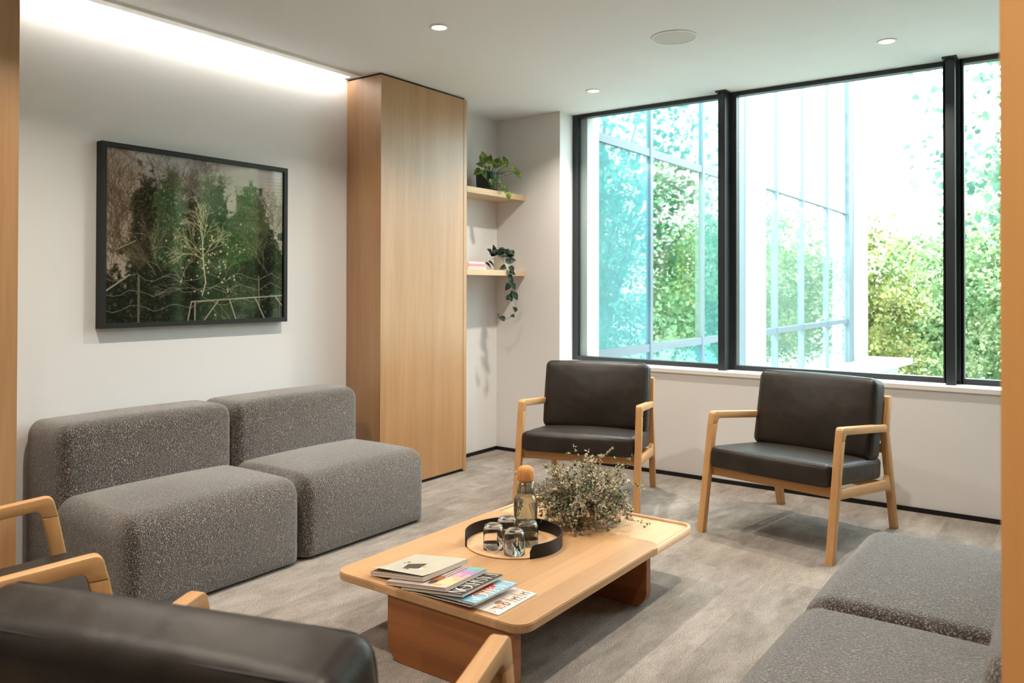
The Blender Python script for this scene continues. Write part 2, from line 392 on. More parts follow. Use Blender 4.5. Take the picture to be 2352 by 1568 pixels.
t = thing('ceiling_speaker', 'large round flush ceiling speaker between the downlights', 'speaker', (-1.745, 3.896, H))
mesh_obj('rim', lathe([(.108, -.001), (.110, -.006), (.120, -.004), (.122, 0), (.108, 0)], 56), M['white_metal'], t, True)
mesh_obj('grille', lathe([(0, -.004), (.109, -.004)], 56), M['grille'], t)

# cupboards
t = thing('tall_cupboard', 'tall oak cupboard between the picture wall and the shelf niche', 'cupboard', (-3.65, 3.9, 0))
mesh_obj('carcass', bevel(bx(-.147, .155, -.415, .385, .022, 2.585), .0015, 1), M['oak_panel'], t)
mesh_obj('end_panel', bevel(bx(-.115, .157, .386, .42, .008, 2.585), .0015, 1), M['oak_panel'], t)
mesh_obj('plinth', bx(-.14, .14, -.40, .385, 0, .022), M['black'], t, label='black recessed plinth')
mesh_obj('top_shadow_gap', bx(-.14, .14, -.405, .41, 2.585, 2.5995), M['black'], t, label='black shadow gap strip')  # black strip stands in for shade in the gap under the ceiling
t = thing('tall_cupboard', 'tall oak cupboard at the left edge, near end of picture wall', 'cupboard', (-3.65, .8, 0))
mesh_obj('carcass', bevel(bx(-.147, .152, -.6, .642, .022, 2.585), .0015, 1), M['oak_panel'], t)
mesh_obj('plinth', bx(-.14, .14, -.6, .63, 0, .022), M['black'], t); mesh_obj('top_shadow_gap', bx(-.14, .14, -.6, .63, 2.585, 2.5995), M['black'], t)  # same black strip for shade in the top gap

# floating shelves in the niche
for z0, z1, lb in ((1.947, 1.989, 'upper floating oak shelf carrying the green pot'), (1.366, 1.405, 'lower floating oak shelf carrying books and white pot')):
    tag(mesh_obj('floating_shelf', bevel(bx(-3.767, -3.493, 4.322, YB, z0, z1), .0015, 1), M['shelf']), lb, 'shelf', 'niche shelves')

# ------------------------------------------------------------------ framed picture (a printed garden photograph)
def vnoise(h, w, cell, rng):
    gh, gw = int(h/cell)+3, int(w/cell)+3; g = rng.random((gh, gw)); y = np.arange(h)/cell; x = np.arange(w)/cell
    yi = y.astype(int); xi = x.astype(int); fy = (y-yi)[:, None]; fx = (x-xi)[None, :]
    fy = fy*fy*(3-2*fy); fx = fx*fx*(3-2*fx)
    a = g[yi][:, xi]; b = g[yi][:, xi+1]; c = g[yi+1][:, xi]; d = g[yi+1][:, xi+1]
    return (a*(1-fx)+b*fx)*(1-fy)+(c*(1-fx)+d*fx)*fy
def fbm(h, w, cell, rng, o=4):
    s = 0; amp = 1; tot = 0
    for i in range(o):
        s = s+amp*vnoise(h, w, max(1.2, cell/2**i), rng); tot += amp; amp *= .6
    return s/tot
class Canvas:
    def __init__(s, w, h): s.w, s.h = w, h; s.a = np.zeros((h, w, 3)); s.Y, s.X = np.mgrid[0:h, 0:w]; s.u = s.X/w; s.v = s.Y/h
    def blend(s, mask, col): s.a[:] = s.a*(1-mask[..., None])+np.asarray(col, float)*mask[..., None]
    def poly(s, pts, col, soft=1.0):
        ins = np.zeros((s.h, s.w), bool); n = len(pts)
        for i in range(n):
            (x0, y0), (x1, y1) = pts[i], pts[(i+1) % n]
            if y0 == y1: continue
            c = ((y0 > s.v) != (y1 > s.v)) & (s.u < (x1-x0)*(s.v-y0)/(y1-y0)+x0); ins ^= c
        s.blend(ins*soft, col)
    def line(s, p, q, wd, col, al=1.0):
        x0, y0, x1, y1 = p[0]*s.w, p[1]*s.h, q[0]*s.w, q[1]*s.h; pad = wd+2
        xa, xb = int(max(0, min(x0, x1)-pad)), int(min(s.w, max(x0, x1)+pad)); ya, yb = int(max(0, min(y0, y1)-pad)), int(min(s.h, max(y0, y1)+pad))
        if xa >= xb or ya >= yb: return
        X = s.X[ya:yb, xa:xb]; Y = s.Y[ya:yb, xa:xb]; dx, dy = x1-x0, y1-y0; L = dx*dx+dy*dy+1e-6
        tt = np.clip(((X-x0)*dx+(Y-y0)*dy)/L, 0, 1); d = np.hypot(X-x0-tt*dx, Y-y0-tt*dy)
        mk = np.clip(wd/2+.5-d, 0, 1)*al; s.a[ya:yb, xa:xb] = s.a[ya:yb, xa:xb]*(1-mk[..., None])+np.asarray(col, float)*mk[..., None]
    def ell(s, cx, cy, rx, ry, col, soft=.1, al=1.0):
        d = np.hypot((s.u-cx)/rx, (s.v-cy)/ry); s.blend(np.clip((1-d)/soft, 0, 1)*al, col)
    def branch(s, x, y, a, L, wd, col, rng, depth, al=1.0, spread=.5):
        if depth == 0: return
        n = 3
        for i in range(n):
            a += rng.normal(0, .16); x2 = x+math.cos(a)*L/n; y2 = y-math.sin(a)*L/n*1.2
            s.line((x, y), (x2, y2), wd, col, al); x, y = x2, y2
            if i > 0 or depth > 3: s.branch(x, y, a+rng.choice([-1, 1])*rng.uniform(.25, spread+.3), L*.66, wd*.72, col, rng, depth-1, al, spread)
        s.branch(x, y, a+rng.normal(0, .2), L*.6, wd*.75, col, rng, depth-1, al, spread)
    def linear(s):
        c = np.clip(s.a/255, 0, 1); lin = np.where(c <= .04045, c/12.92, ((c+.055)/1.055)**2.4)
        lin = lin*.85
        return np.concatenate([lin, np.ones((s.h, s.w, 1))], 2)
def art():
    rng = np.random.default_rng(3); c = Canvas(520, 430); h, w = c.h, c.w
    c.a[:] = np.array((196, 190, 188))+(c.v[..., None]*-20)
    c.poly([(0, 0), (.10, 0), (.20, .09), (.20, .9), (0, .9)], (176, 160, 146)); c.line((.06, 0), (.185, .085), 2, (120, 110, 104))
    c.poly([(.19, .17), (.235, .2), (.30, .27), (.3, .5), (.19, .5)], (188, 178, 168)); c.poly([(.20, .2), (.225, .2), (.225, .26), (.20, .26)], (70, 66, 62))
    c.poly([(.155, .045), (.18, .055), (.18, .085), (.16, .085)], (90, 84, 80))
    c.poly([(.69, .13), (.82, .14), (.82, .5), (.69, .5)], (178, 170, 156)); c.poly([(.70, .19), (.80, .2), (.80, .4), (.70, .4)], (96, 94, 70))
    c.poly([(.82, .12), (1, .1), (1, .75), (.82, .75)], (198, 192, 184))
    for k in range(7): c.line((.89, .06+k*.022), (1, .055+k*.022), 1, (150, 146, 142))
    c.poly([(.84, .13), (.86, .13), (.86, .18), (.84, .18)], (80, 82, 80)); c.poly([(.90, .40), (.935, .40), (.935, .44), (.90, .44)], (52, 50, 46)); c.poly([(.965, .42), (1, .42), (1, .47), (.965, .47)], (50, 50, 50))
    f1 = fbm(h, w, 60, rng, 5); f2 = fbm(h, w, 12, rng, 4); f3 = fbm(h, w, 5, rng, 3)
    def foliage(env, cold, colm, coll):
        mk = np.clip((env+(f1-.5)*.9+(f2-.5)*.5+(f3-.5)*.35)*6, 0, 1)
        tt = np.clip((f2*.5+f3*.6-.28)*1.9, 0, 1)[..., None]; lo = np.asarray(cold, float)*(1-tt)+np.asarray(colm, float)*tt
        hi = np.clip((f3-.62)*5, 0, 1)[..., None]; colr = lo*(1-hi)+np.asarray(coll, float)*hi
        c.a[:] = c.a*(1-mk[..., None])+colr*mk[..., None]
    def E(cx, cy, rx, ry): return 1-np.hypot((c.u-cx)/rx, (c.v-cy)/ry)
    foliage(E(.5, .62, .42, .42), (26, 30, 18), (60, 70, 42), (116, 122, 84))
    foliage(E(.20, .5, .09, .38), (26, 28, 20), (52, 54, 38), (100, 100, 76))
    foliage(E(.57, .4, .1, .34), (26, 32, 18), (66, 76, 42), (136, 138, 96))
    foliage(E(.76, .5, .17, .36), (34, 58, 26), (80, 108, 58), (140, 156, 106))
    foliage(E(.33, .45, .1, .34), (42, 58, 34), (90, 110, 72), (150, 164, 126))
    foliage(np.clip((c.v-.66)*3, -1, .9)+0*c.u, (20, 24, 18), (44, 48, 34), (84, 84, 62))
    foliage(E(.9, .85, .18, .4), (20, 24, 18), (48, 52, 36), (92, 90, 66))
    for k in range(900):
        x, y = rng.uniform(.08, .95), rng.uniform(.28, 1); a = rng.uniform(0, PI); l = rng.uniform(.006, .022); c.line((x, y), (x+l*math.cos(a), y+l*math.sin(a)), 1.1, [(128, 122, 92), (20, 22, 16), (94, 84, 62), (58, 74, 44)][k % 4], .55)
    br = [(92, 74, 54), (118, 96, 72), (80, 66, 50)]
    for k in range(16):
        c.branch(rng.uniform(0, .2), rng.uniform(.35, .85), rng.uniform(.9, 2.0), rng.uniform(.12, .2), 1.6, br[k % 3], rng, 5, .75)
    for k in range(12): c.branch(rng.uniform(.3, .6), rng.uniform(.22, .36), rng.uniform(1.0, 2.1), rng.uniform(.08, .13), 1.4, (110, 98, 88), rng, 5, .6)
    for k in range(9): c.branch(rng.uniform(.82, 1), rng.uniform(.4, .7), rng.uniform(1.0, 2.4), .13, 1.4, (104, 90, 74), rng, 5, .7)
    cr = (206, 192, 162)
    pts = [(.50, .84), (.52, .76), (.51, .68), (.505, .60), (.50, .52)]
    for a, b in zip(pts, pts[1:]): c.line(a, b, 3.4, cr)
    for x, y, a in ((.505, .60, 2.2), (.505, .60, .8), (.50, .52, 1.9), (.50, .52, 1.2), (.51, .62, 2.7), (.5, .5, 1.55)): c.branch(x, y, a, .095, 1.8, cr, rng, 4, .9, .35)
    for x, y, a in ((.40, .72, 2.0), (.38, .78, 1.4), (.25, .72, 1.8), (.28, .7, 2.2), (.5, .82, 3.0), (.5, .82, .3), (.9, .7, 2.3), (.5, .85, -.7)): c.branch(x, y, a, .12, 1.5, (160, 148, 122), rng, 4, .8, .35)
    for k in range(70):
        x, y = rng.normal(.57, .09), rng.normal(.6, .12); c.ell(x, y, .006, .008, (206, 190, 140), .4)
    c.poly([(.07, .57), (.15, .52), (.22, .62), (.17, .69)], (96, 84, 62), .55); [c.line((.07+.02*k, .57-.0125*k), (.17+.0125*k, .69-.0175*k), 1.2, (70, 58, 42)) for k in range(5)]; c.line((.07, .57), (.15, .52), 2.4, (170, 150, 124))
    wire = (150, 142, 122)
    for y0, y1 in ((.74, .72), (.83, .78), (.92, .86)):
        px = 0; py = y0
        for k in range(1, 26):
            x = k/25; y = y0+(y1-y0)*x+.02*math.sin(k*1.3)+rng.normal(0, .006); c.line((px, py), (x, y), 1.4, wire, .9); px, py = x, y
    c.line((.165, .73), (.165, 1), 6, (110, 102, 82)); c.line((.84, .72), (.845, .92), 4.5, (120, 112, 92)); c.line((.98, .86), (.98, 1), 4, (90, 86, 70))
    rail = (166, 156, 134)
    for p, q in (((.44, .88), (1, .845)), ((.44, .88), (.42, 1)), ((.46, .88), (.46, 1)), ((.59, .88), (.51, 1)), ((.66, .87), (.70, 1)), ((.82, .86), (.88, 1)), ((.95, .85), (1, .92)), ((0, .82), (.12, .72))): c.line(p, q, 4, rail)
    return c
PYC, PZC = 2.444, 1.520
t = thing('framed_picture', 'black framed garden photograph hanging on the white left wall', 'picture', (XL, PYC, PZC))
PW, PH = .539, .444   # half sizes
fbm_ = bmesh.new()
for a in ((-PW, PW, PH-.024, PH), (-PW, PW, -PH, -PH+.024), (-PW, -PW+.024, -PH+.024, PH-.024), (PW-.024, PW, -PH+.024, PH-.024)): box(fbm_, 0.002, .052, a[0], a[1], a[2], a[3])
mesh_obj('frame', fbm_, plain('black_stained_frame', (26, 24, 23), .5), t)
c_ = art(); wy, hz = PW-.022, PH-.022
iy = np.linspace(-wy, wy, c_.w); iz = np.linspace(hz, -hz, c_.h)
gy, gz = np.meshgrid(iy, iz); V = np.stack([np.full(gy.size, .034), gy.ravel(), gz.ravel()], 1)
idx = np.arange(c_.w*c_.h).reshape(c_.h, c_.w); F = np.stack([idx[1:, :-1].ravel(), idx[1:, 1:].ravel(), idx[:-1, 1:].ravel(), idx[:-1, :-1].ravel()], 1)
fast_mesh('print', V, F, vcol('garden_print', .9, .0), t, cols=c_.linear().reshape(-1, 4))
mesh_obj('glazing', bx(.040, .043, -wy, wy, -hz, hz), M['print_glass'], t)

# ------------------------------------------------------------------ boucle sofa modules
def sofa_module(label):
    t = thing('sofa_module', label, 'sofa', group='boucle sofa modules')
    def wseat(o, u):
        return o
    mesh_obj('seat', rbox((.60, .842, .39), (.085, .06, .085), .02, (.014, .0, .022), (-.30+.0, 0, .198), 5, 8), M['boucle'], t, True)
    mesh_obj('backrest', rbox((.335, .842, .688), (.07, .055, .07), .02, (.012, 0, .008), (-.692, 0, .347), 5, 8), M['boucle'], t, True)
    return t
sm = sofa_module('near charcoal boucle sofa module beneath the framed picture'); sm.location = (-2.925, 2.005, 0)
def put(src, label, loc, rz):
    c = copy_tree(src); c['label'] = label; c.location = loc; c.rotation_euler = (0, 0, rz); return c
put(sm, 'far charcoal boucle sofa module beside the tall oak cupboard', (-2.925, 2.853, 0), 0)
put(sm, 'boucle sofa module at right, behind the nearest one, by the window', (-.66, 2.75, 0), PI)
put(sm, 'boucle sofa module in the bottom right corner by the oak partition', (-.66, 1.902, 0), PI)

# ------------------------------------------------------------------ armchairs
def path_piping(hx, hz, r, y, rad, n=6):
    bm = bmesh.new(); tube(bm, [(x, y, z) for x, z in rrect(-hx, hx, -hz, hz, r, n)], rad, 6, True); return bm
def armchair(label):
    t = thing('armchair', label, 'armchair', group='leather and oak armchairs')
    for s in (-1, 1):
        x0, x1 = .326, .364
        def side(name, pts, mat, a=x0, b=x1, bw=.006):
            bm = prism(pts, 'x', s*a, s*b); bmesh.ops.recalc_face_normals(bm, faces=bm.faces[:])
            bmesh.ops.bevel(bm, geom=[e for e in bm.edges if abs(e.verts[0].co.x-e.verts[1].co.x) < 1e-6], offset=bw, segments=2, affect='EDGES', profile=.5)
            # sides close slightly towards the back
            for v in bm.verts: v.co.x -= s*max(0, v.co.y-.1)*.032
            return smooth_by_angle(mesh_obj(name, bm, mat, t), 35)
        side('leg', [(0, 0), (.040, 0), (.128, .475), (.1475, .555), (.102, .555), (.087, .475)], M['chair_wood_z'])
        side('armrest', [(.102, .555), (.1475, .555)]+[(.155, .571), (.163, .577), (.178, .577)]+[(.655, .531), (.668, .525), (.715, .525), (.722, .5605), (.70, .566), (.655, .570)]+[(.142, .6175)]+arc(.135, .595, .0225, 85, 175, 6), M['chair_wood_y'])
        side('leg', [(.80, 0), (.842, 0), (.7165, .525), (.7145, .548), (.752, .70), (.745, .710), (.712, .716), (.70, .708), (.664, .572), (.672, .515), (.684, .45)], M['chair_wood_z'])
        side('side_rail', [(.098, .333), (.125, .328), (.60, .283), (.685, .275), (.716, .30), (.745, .27), (.752, .20), (.735, .205), (.715, .222), (.68, .226), (.13, .280), (.088, .283)], M['chair_wood_y'], .331, .359)
    mesh_obj('front_rail', bevel(bx(-.332, .332, .094, .120, .288, .338), .004), M['chair_wood_x'], t)
    mesh_obj('back_rail', bevel(bx(-.312, .312, .700, .724, .222, .268), .004), M['chair_wood_x'], t)
    for y, z in ((.700, .44), (.722, .655)): mesh_obj('back_slat', bevel(bx(-.314, .314, y-.011, y+.011, z-.024, z+.024), .004), M['chair_wood_x'], t)
    sc = mesh_obj('seat_cushion', rbox((.645, .615, .112), (.03, .03, .028), .028, (.006, .008, .016), k=4, mid=10), M['leather'], t, True)
    sc.location = (0, .362, .3655); sc.rotation_euler = (R(-5.0), 0, 0)
    bm = bmesh.new()
    for zz in (.042, -.042): tube(bm, [(x, y, zz) for x, y in rrect(-.3185, .3185, -.304, .304, .03, 6)], .0028, 6, True)
    mesh_obj('piping', bm, M['piping'], sc, True)
    bc = mesh_obj('back_cushion', rbox((.655, .135, .418), (.035, .036, .035), .035, (.006, .024, .010), k=4, mid=10), M['leather'], t, True)
    bc.location = (0, .606, .5965); bc.rotation_euler = (R(-12.5), 0, 0)
    bm = bmesh.new()
    for yy in (-.0525, .0525): tube(bm, [(x, yy, z) for x, z in rrect(-.322, .322, -.2035, .2035, .035, 6)], .0028, 6, True)
    mesh_obj('piping', bm, M['piping'], bc, True)
    return t
ac = armchair('black leather oak armchair below the window, nearest the shelf niche'); ac.location = (-2.302, 3.799, 0); ac.rotation_euler = (0, 0, R(17.5))
put(ac, 'black leather oak armchair right of the coffee table by the second mullion', (-1.29, 3.886, 0), R(-11))
put(ac, 'leather oak armchair at the left edge, beside the near sofa module', (-2.262, 1.207, 0), R(164.5))
put(ac, 'nearest leather oak armchair, seen from behind at the bottom', (-1.261, 1.226, 0), R(197.8))

# ------------------------------------------------------------------ coffee table
TZ = .25
t = thing('coffee_table', 'low oak coffee table with slab legs and pull-out end tray', 'coffee table', (-1.785, 2.45, 0))
def loc(pts): return [(x+1.785, y-2.45) for x, y in pts]
tb = prism(loc(rrect(-2.205, -1.366, 1.962, 2.945, .06, 8)), 'z', TZ-.028, TZ)
bmesh.ops.bevel(tb, geom=[e for e in tb.edges if abs(e.verts[0].co.z-e.verts[1].co.z) < 1e-6], offset=.003, segments=2, affect='EDGES')
mesh_obj('tabletop', tb, M['table'], t)
for y0, y1 in ((1.972, 2.012), (2.878, 2.915)):
    lp = arc(-1.94+.065, .065, .065, 180, 270, 7)+arc(-1.407-.065, .065, .065, 270, 360, 7)+[(-1.407, TZ-.028), (-1.94, TZ-.028)]
    lb = prism([(x+1.785, z) for x, z in lp], 'y', y0-2.45, y1-2.45)
    bmesh.ops.bevel(lb, geom=[e for e in lb.edges if abs(e.verts[0].co.y-e.verts[1].co.y) < 1e-6], offset=.002, segments=1, affect='EDGES')
    mesh_obj('leg', lb, M['table_leg'], t)
et = prism(loc(rrect(-2.20, -1.368, 2.80, 3.268, .06, 8)), 'z', TZ-.03, TZ-.010)
tr = mesh_obj('end_tray', et, M['tray_wood'], t)
o_ = loc(rrect(-2.2012, -1.3668, 2.7988, 3.2692, .0612, 8)); i_ = loc(rrect(-2.188, -1.380, 2.812, 3.256, .05, 8)); bm = bmesh.new()
A = [[bm.verts.new((p[0], p[1], z)) for p in q] for q, z in ((o_, TZ-.0305), (o_, TZ-.001), (i_, TZ+.0), (i_, TZ-.0095))]
# rim only outside the tabletop
for r0, r1 in zip(A, A[1:]):
    for k in range(len(o_)):
        j = (k+1) % len(o_)
        if (o_[k][1]+o_[j][1])/2 > 2.95-2.45: bm.faces.new((r0[k], r0[j], r1[j], r1[k]))
bmesh.ops.delete(bm, geom=[v for v in bm.verts if not v.link_faces], context='VERTS')
bmesh.ops.recalc_face_normals(bm, faces=bm.faces[:])
mesh_obj('rim', bm, M['tray_wood'], tr, True)

# round serving tray
tx, ty = -1.85, 2.592
t = thing('serving_tray', 'round oak serving tray with a tall black rim on the table', 'tray', (tx, ty, TZ))
mesh_obj('base', lathe([(0, 0), (.186, 0), (.190, .002), (.190, .005), (0, .005)], 64), M['tray_wood'], t)
bm = bmesh.new(); a0, a1, nn = -36, 229, 90; rings = []
for k in range(nn+1):
    a = R(a0+(a1-a0)*k/nn); dd = min(k, nn-k)/nn*(a1-a0)*R(1)*.192; top = .052 if dd >= .026 else .026+math.sqrt(max(0, .026**2-(.026-dd)**2))
    rings.append([bm.verts.new((q*math.cos(a), q*math.sin(a), z)) for q, z in ((.1905, .0), (.195, .0), (.195, top), (.1905, top))])
for P, Q in zip(rings, rings[1:]):
    for k in range(4): bm.faces.new((P[k], P[(k+1) % 4], Q[(k+1) % 4], Q[k]))
bm.faces.new(rings[0]); bm.faces.new(rings[-1][::-1]); bmesh.ops.recalc_face_normals(bm, faces=bm.faces[:])
smooth_by_angle(mesh_obj('rim', bm, M['tray_band'], t, label='black bent band'), 40)
ZT = TZ+.0055
# upside-down tumblers
prof = [(.0405, 0), (.0405, .03), (.0400, .066), (.038, .079), (.033, .090), (.025, .095), (.0, .0955)]
inner = [(0, .0865), (.022, .086), (.030, .084), (.0358, .076), (.0384, .066), (.0392, .03), (.0394, 0), (.0405, 0)]
g0 = None
for (x, y), lb in zip(((-1.871, 2.485), (-1.769, 2.483), (-1.889, 2.600), (-1.787, 2.602)), ('upturned smoky tumbler at the tray front left', 'upturned smoky tumbler at the tray front right', 'upturned smoky tumbler directly in front of the carafe, back left', 'upturned smoky tumbler at the tray back right')):
    if g0 is None:
        gb = lathe(prof+inner, 40); bmesh.ops.remove_doubles(gb, verts=gb.verts[:], dist=1e-6); bmesh.ops.recalc_face_normals(gb, faces=gb.faces[:])
        g0 = tag(mesh_obj('tumbler', gb, M['smoke_glass'], None, True), lb, 'glass', 'upturned tumblers'); g0.location = (x, y, ZT)
    else:
        g = g0.copy(); COL.objects.link(g); g['label'] = lb; g.location = (x, y, ZT)
# carafe
t = thing('carafe', 'smoky glass water carafe with a round cork stopper', 'carafe', (-1.885, 2.725, ZT))
mesh_obj('bottle', lathe([(0, 0), (.044, 0), (.0495, .004), (.0505, .012), (.0505, .128), (.0490, .140), (.044, .150), (.039, .157), (.0368, .167), (.0352, .216), (.0340, .216), (.0355, .167), (.0376, .158), (.0425, .151), (.0472, .141), (.0486, .128), (.0486, .012), (.046, .006), (0, .006)], 48), M['carafe_glass'], t, True)
mesh_obj('water', lathe([(0, .0065), (.0455, .0066), (.0480, .012), (.0480, .128), (.0466, .1405), (.0420, .1505), (.0374, .157), (0, .157)], 48), M['water'], t, True)
st = mesh_obj('stopper', lathe([(0, .208), (.024, .209), (.031, .213), (.0345, .222), (.0355, .238), (.0345, .254), (.030, .267), (.020, .275), (.010, .277), (0, .2775)], 40), M['cork'], t, True, 'round cork stopper')
mesh_obj('pin', lathe([(0, .165), (.003, .165), (.003, .210), (0, .210)], 12), M['cork'], st, True)

# ------------------------------------------------------------------ potted wire vine on the table
def leaf_batch(P, D, Nn, L, Wd):
    """diamond-ish leaves (6 verts, 2 quads folded on the midrib): P base, D direction, Nn normal"""
    P, D, Nn = (np.asarray(a, float) for a in (P, D, Nn)); D = D/np.linalg.norm(D, axis=1, keepdims=True)
    B = np.cross(D, Nn); B /= np.linalg.norm(B, axis=1, keepdims=True)+1e-9; Nn = np.cross(B, D); L = np.asarray(L)[:, None]; Wd = np.asarray(Wd)[:, None]
    v0 = P; v3 = P+D*L-Nn*L*.08
    a = P+D*L*.3+B*Wd*.5+Nn*Wd*.16; b = P+D*L*.68+B*Wd*.42+Nn*Wd*.12
    c = P+D*L*.3-B*Wd*.5+Nn*Wd*.16; d = P+D*L*.68-B*Wd*.42+Nn*Wd*.12
    V = np.stack([v0, a, b, v3, d, c], 1).reshape(-1, 3); n = len(P); k = np.arange(n)[:, None]*6
    return V, np.concatenate([k+np.array([0, 1, 2, 3]), k+np.array([0, 3, 4, 5])])
t = thing('potted_vine', 'small leafed wire vine spilling over its clay pot on the table', 'plant', (-1.785, 3.025, TZ-.010))
mesh_obj('pot', lathe([(0, 0), (.052, 0), (.058, .006), (.070, .085), (.071, .09), (.066, .09), (.063, .075), (0, .074)], 36), M['pot_blush'], t, True)
rng = np.random.default_rng(11); P, D, NN, LL, WW = [], [], [], [], []; sb = bmesh.new()
for k in range(270):
    az = rng.uniform(0, 2*PI); el = rng.uniform(.05, 1.5); n = int(rng.integers(10, 17)); p = np.array([.045*math.cos(az), .045*math.sin(az), .085])
    d = np.array([math.cos(az)*math.cos(el), math.sin(az)*math.cos(el), math.sin(el)]); pts = [p.copy()]
    droop = rng.uniform(.04, .15); step = rng.uniform(.0105, .0150)*(.74+.62*math.sin(el)**2)
    if k < 10: el = rng.uniform(1.1, 1.5); droop = .03; step = .0215
    elif k < 20: droop = .14; step = .0175
    for i in range(n):
        d = d+rng.normal(0, .17, 3)+np.array([0, 0, -droop]); d /= np.linalg.norm(d); q = p+d*step
        if q[2] < .012: q[2] = .012+rng.uniform(0, .006); d[2] = abs(d[2])*.2
        p = q; pts.append(p.copy())
        if i > 1:
            for _ in range(3):
                dd = d*.4+rng.normal(0, .8, 3); P.append(p+rng.normal(0, .004, 3)); D.append(dd); NN.append(rng.normal(0, .6, 3)+np.array([0, 0, 1])); s_ = rng.uniform(.009, .0165); LL.append(s_); WW.append(s_*rng.uniform(.7, .95))
    tube(sb, [tuple(x) for x in pts], .0009, 4, False, .5)
mesh_obj('stems', sb, M['stem'], t)
P = np.array(P); P[:, 2] = np.maximum(P[:, 2], .014)
V, F = leaf_batch(P, D, NN, LL, WW); V[:, 2] = np.maximum(V[:, 2], .011); fast_mesh('foliage', V, F, M['vine'], t)

# ------------------------------------------------------------------ shelf plants and books
def heart_leaf(bm, base, d, nrm, L, Wd, curl=.25):
    d = Vector(d).normalized(); b = d.cross(Vector(nrm)).normalized(); n = b.cross(d).normalized(); base = Vector(base)
    prof = [(-.06, .22), (.06, .42), (.25, .5), (.5, .43), (.75, .24), (.92, .07)]
    mid = [bm.verts.new(base+d*L*max(0, u)-n*L*curl*u*u) for u, _ in prof]; tip = bm.verts.new(base+d*L-n*L*curl*1.05)
    for s in (-1, 1):
        ed = [bm.verts.new(base+d*L*u+b*s*Wd*w+n*(Wd*w*.28)-n*L*curl*u*u) for u, w in prof]
        for i in range(len(prof)-1): bm.faces.new((mid[i], mid[i+1], ed[i+1], ed[i]) if s < 0 else (ed[i], ed[i+1], mid[i+1], mid[i]))
        bm.faces.new((mid[-1], tip, ed[-1]))
def hang(bm_s, bm_l, pts, leaves, r=.0018):
    tube(bm_s, pts, r, 5)
    for p, d, n, L in leaves: heart_leaf(bm_l, p, d, n, L, L*.8, random.uniform(.1, .35))
t = thing('potted_pothos', 'golden pothos in a dark green pot on the upper shelf', 'plant', (-3.605, 4.70, 1.989))
mesh_obj('pot', lathe([(0, 0), (.076, 0), (.080, .004), (.0855, .140), (.086, .144), (.081, .144), (.079, .130), (0, .128)], 40), M['pot_green'], t, True)
mesh_obj('soil', lathe([(0, .132), (.079, .130)], 24), M['soil'], t)
bs, bl = bmesh.new(), bmesh.new()
def V3(r, z, x=0): return (r*.60+x*.8, r*.80-x*.6, z)     # r runs along the shelf front, x out into the room
L_ = [  # base(along, z, out), tip dir(along,z,out), length
 ((-.035, .19, .03), (-.2, 1, .1), .105), ((-.03, .185, .0), (-.45, .95, 0), .09), ((.0, .19, .02), (.25, .9, .2), .08), ((-.05, .165, .05), (-.9, .1, .3), .075),
 ((.045, .17, .03), (.55, .8, .0), .10), ((.03, .16, .05), (.8, .45, .2), .085), ((.075, .175, .02), (.55, .75, .1), .06), ((.13, .18, .03), (-.2, .9, .1), .085), ((.14, .17, .05), (-.9, .2, .2), .06),
 ((.165, .16, .05), (.7, -.2, .1), .065), ((.20, .145, .05), (.7, -.6, .1), .06), ((.205, .13, .05), (.75, -1, .1), .085), ((-.07, .13, .06), (-.8, -.5, .2), .085), ((-.06, .12, .075), (.5, -.8, .2), .075),
 ((.02, .075, .085), (.9, -.2, .1), .085), ((.0, .085, .085), (.2, -.9, .2), .07), ((.065, .02, .10), (.8, .1, .2), .075), ((.09, .0, .125), (.6, -.6, .2), .06), ((.115, -.015, .14), (.15, -1, .1), .08), ((.0, .15, .06), (.1, .2, 1), .07), ((-.02, .15, .07), (-.4, -.5, .8), .07)]
for (al, z, ou), (da, dz, do), L in L_:
    z = z+.022 if z > .1 else z; ou = ou+.012; L *= .84 if z > .1 else .74
    b = V3(al, z, ou); d = V3(da, dz, do)
    heart_leaf(bl, b, d, (V3(0, .5, 1)), L, L*.78, random.uniform(.05, .3))
    root = V3(max(-.04, min(.05, al*.4)), .13, ou*.4)
    midp = V3(al*.75, max(.15, (z+.15)/2) if z > .1 else .12, ou*1.05)
    tube(bs, [root, midp, b], .0018, 5)
tube(bs, [V3(-.04, .146, .065), V3(-.035, .09, .10), V3(0, .02, .108), V3(.06, .006, .125), V3(.1, .005, .13)], .002, 5)
tube(bs, [V3(.06, .14, .02), V3(.11, .135, .045), V3(.13, .12, .06), V3(.17, .14, .062), V3(.205, .152, .062)], .002, 5)
mesh_obj('stems', bs, M['stem_green'], t, True); mesh_obj('foliage', bl, M['pothos'], t, True)
t = thing('trailing_plant', 'dark leafed trailing plant in a white pot on the lower shelf', 'plant', (-3.585, 4.85, 1.405))
mesh_obj('pot', lathe([(0, 0), (.050, 0), (.054, .004), (.0595, .099), (.060, .103), (.0555, .103), (.053, .09), (0, .088)], 36), M['pot_white'], t, True)
mesh_obj('soil', lathe([(0, .093), (.053, .091)], 24), M['soil'], t)
bs, bl = bmesh.new(), bmesh.new(); rnd = random.Random(5)
for k in range(26):
    al = rnd.uniform(-.085, .075); z = rnd.uniform(.105, .155); ou = rnd.uniform(-.02, .07)
    heart_leaf(bl, V3(al, z, ou), V3(rnd.uniform(-1, 1), rnd.uniform(-.5, .5), rnd.uniform(0, .6)), V3(0, .6, 1), rnd.uniform(.04, .06), rnd.uniform(.034, .048))
    tube(bs, [V3(al*.3, .085, ou*.3), V3(al*.8, z, ou*.9), V3(al, z, ou)], .0014, 4)
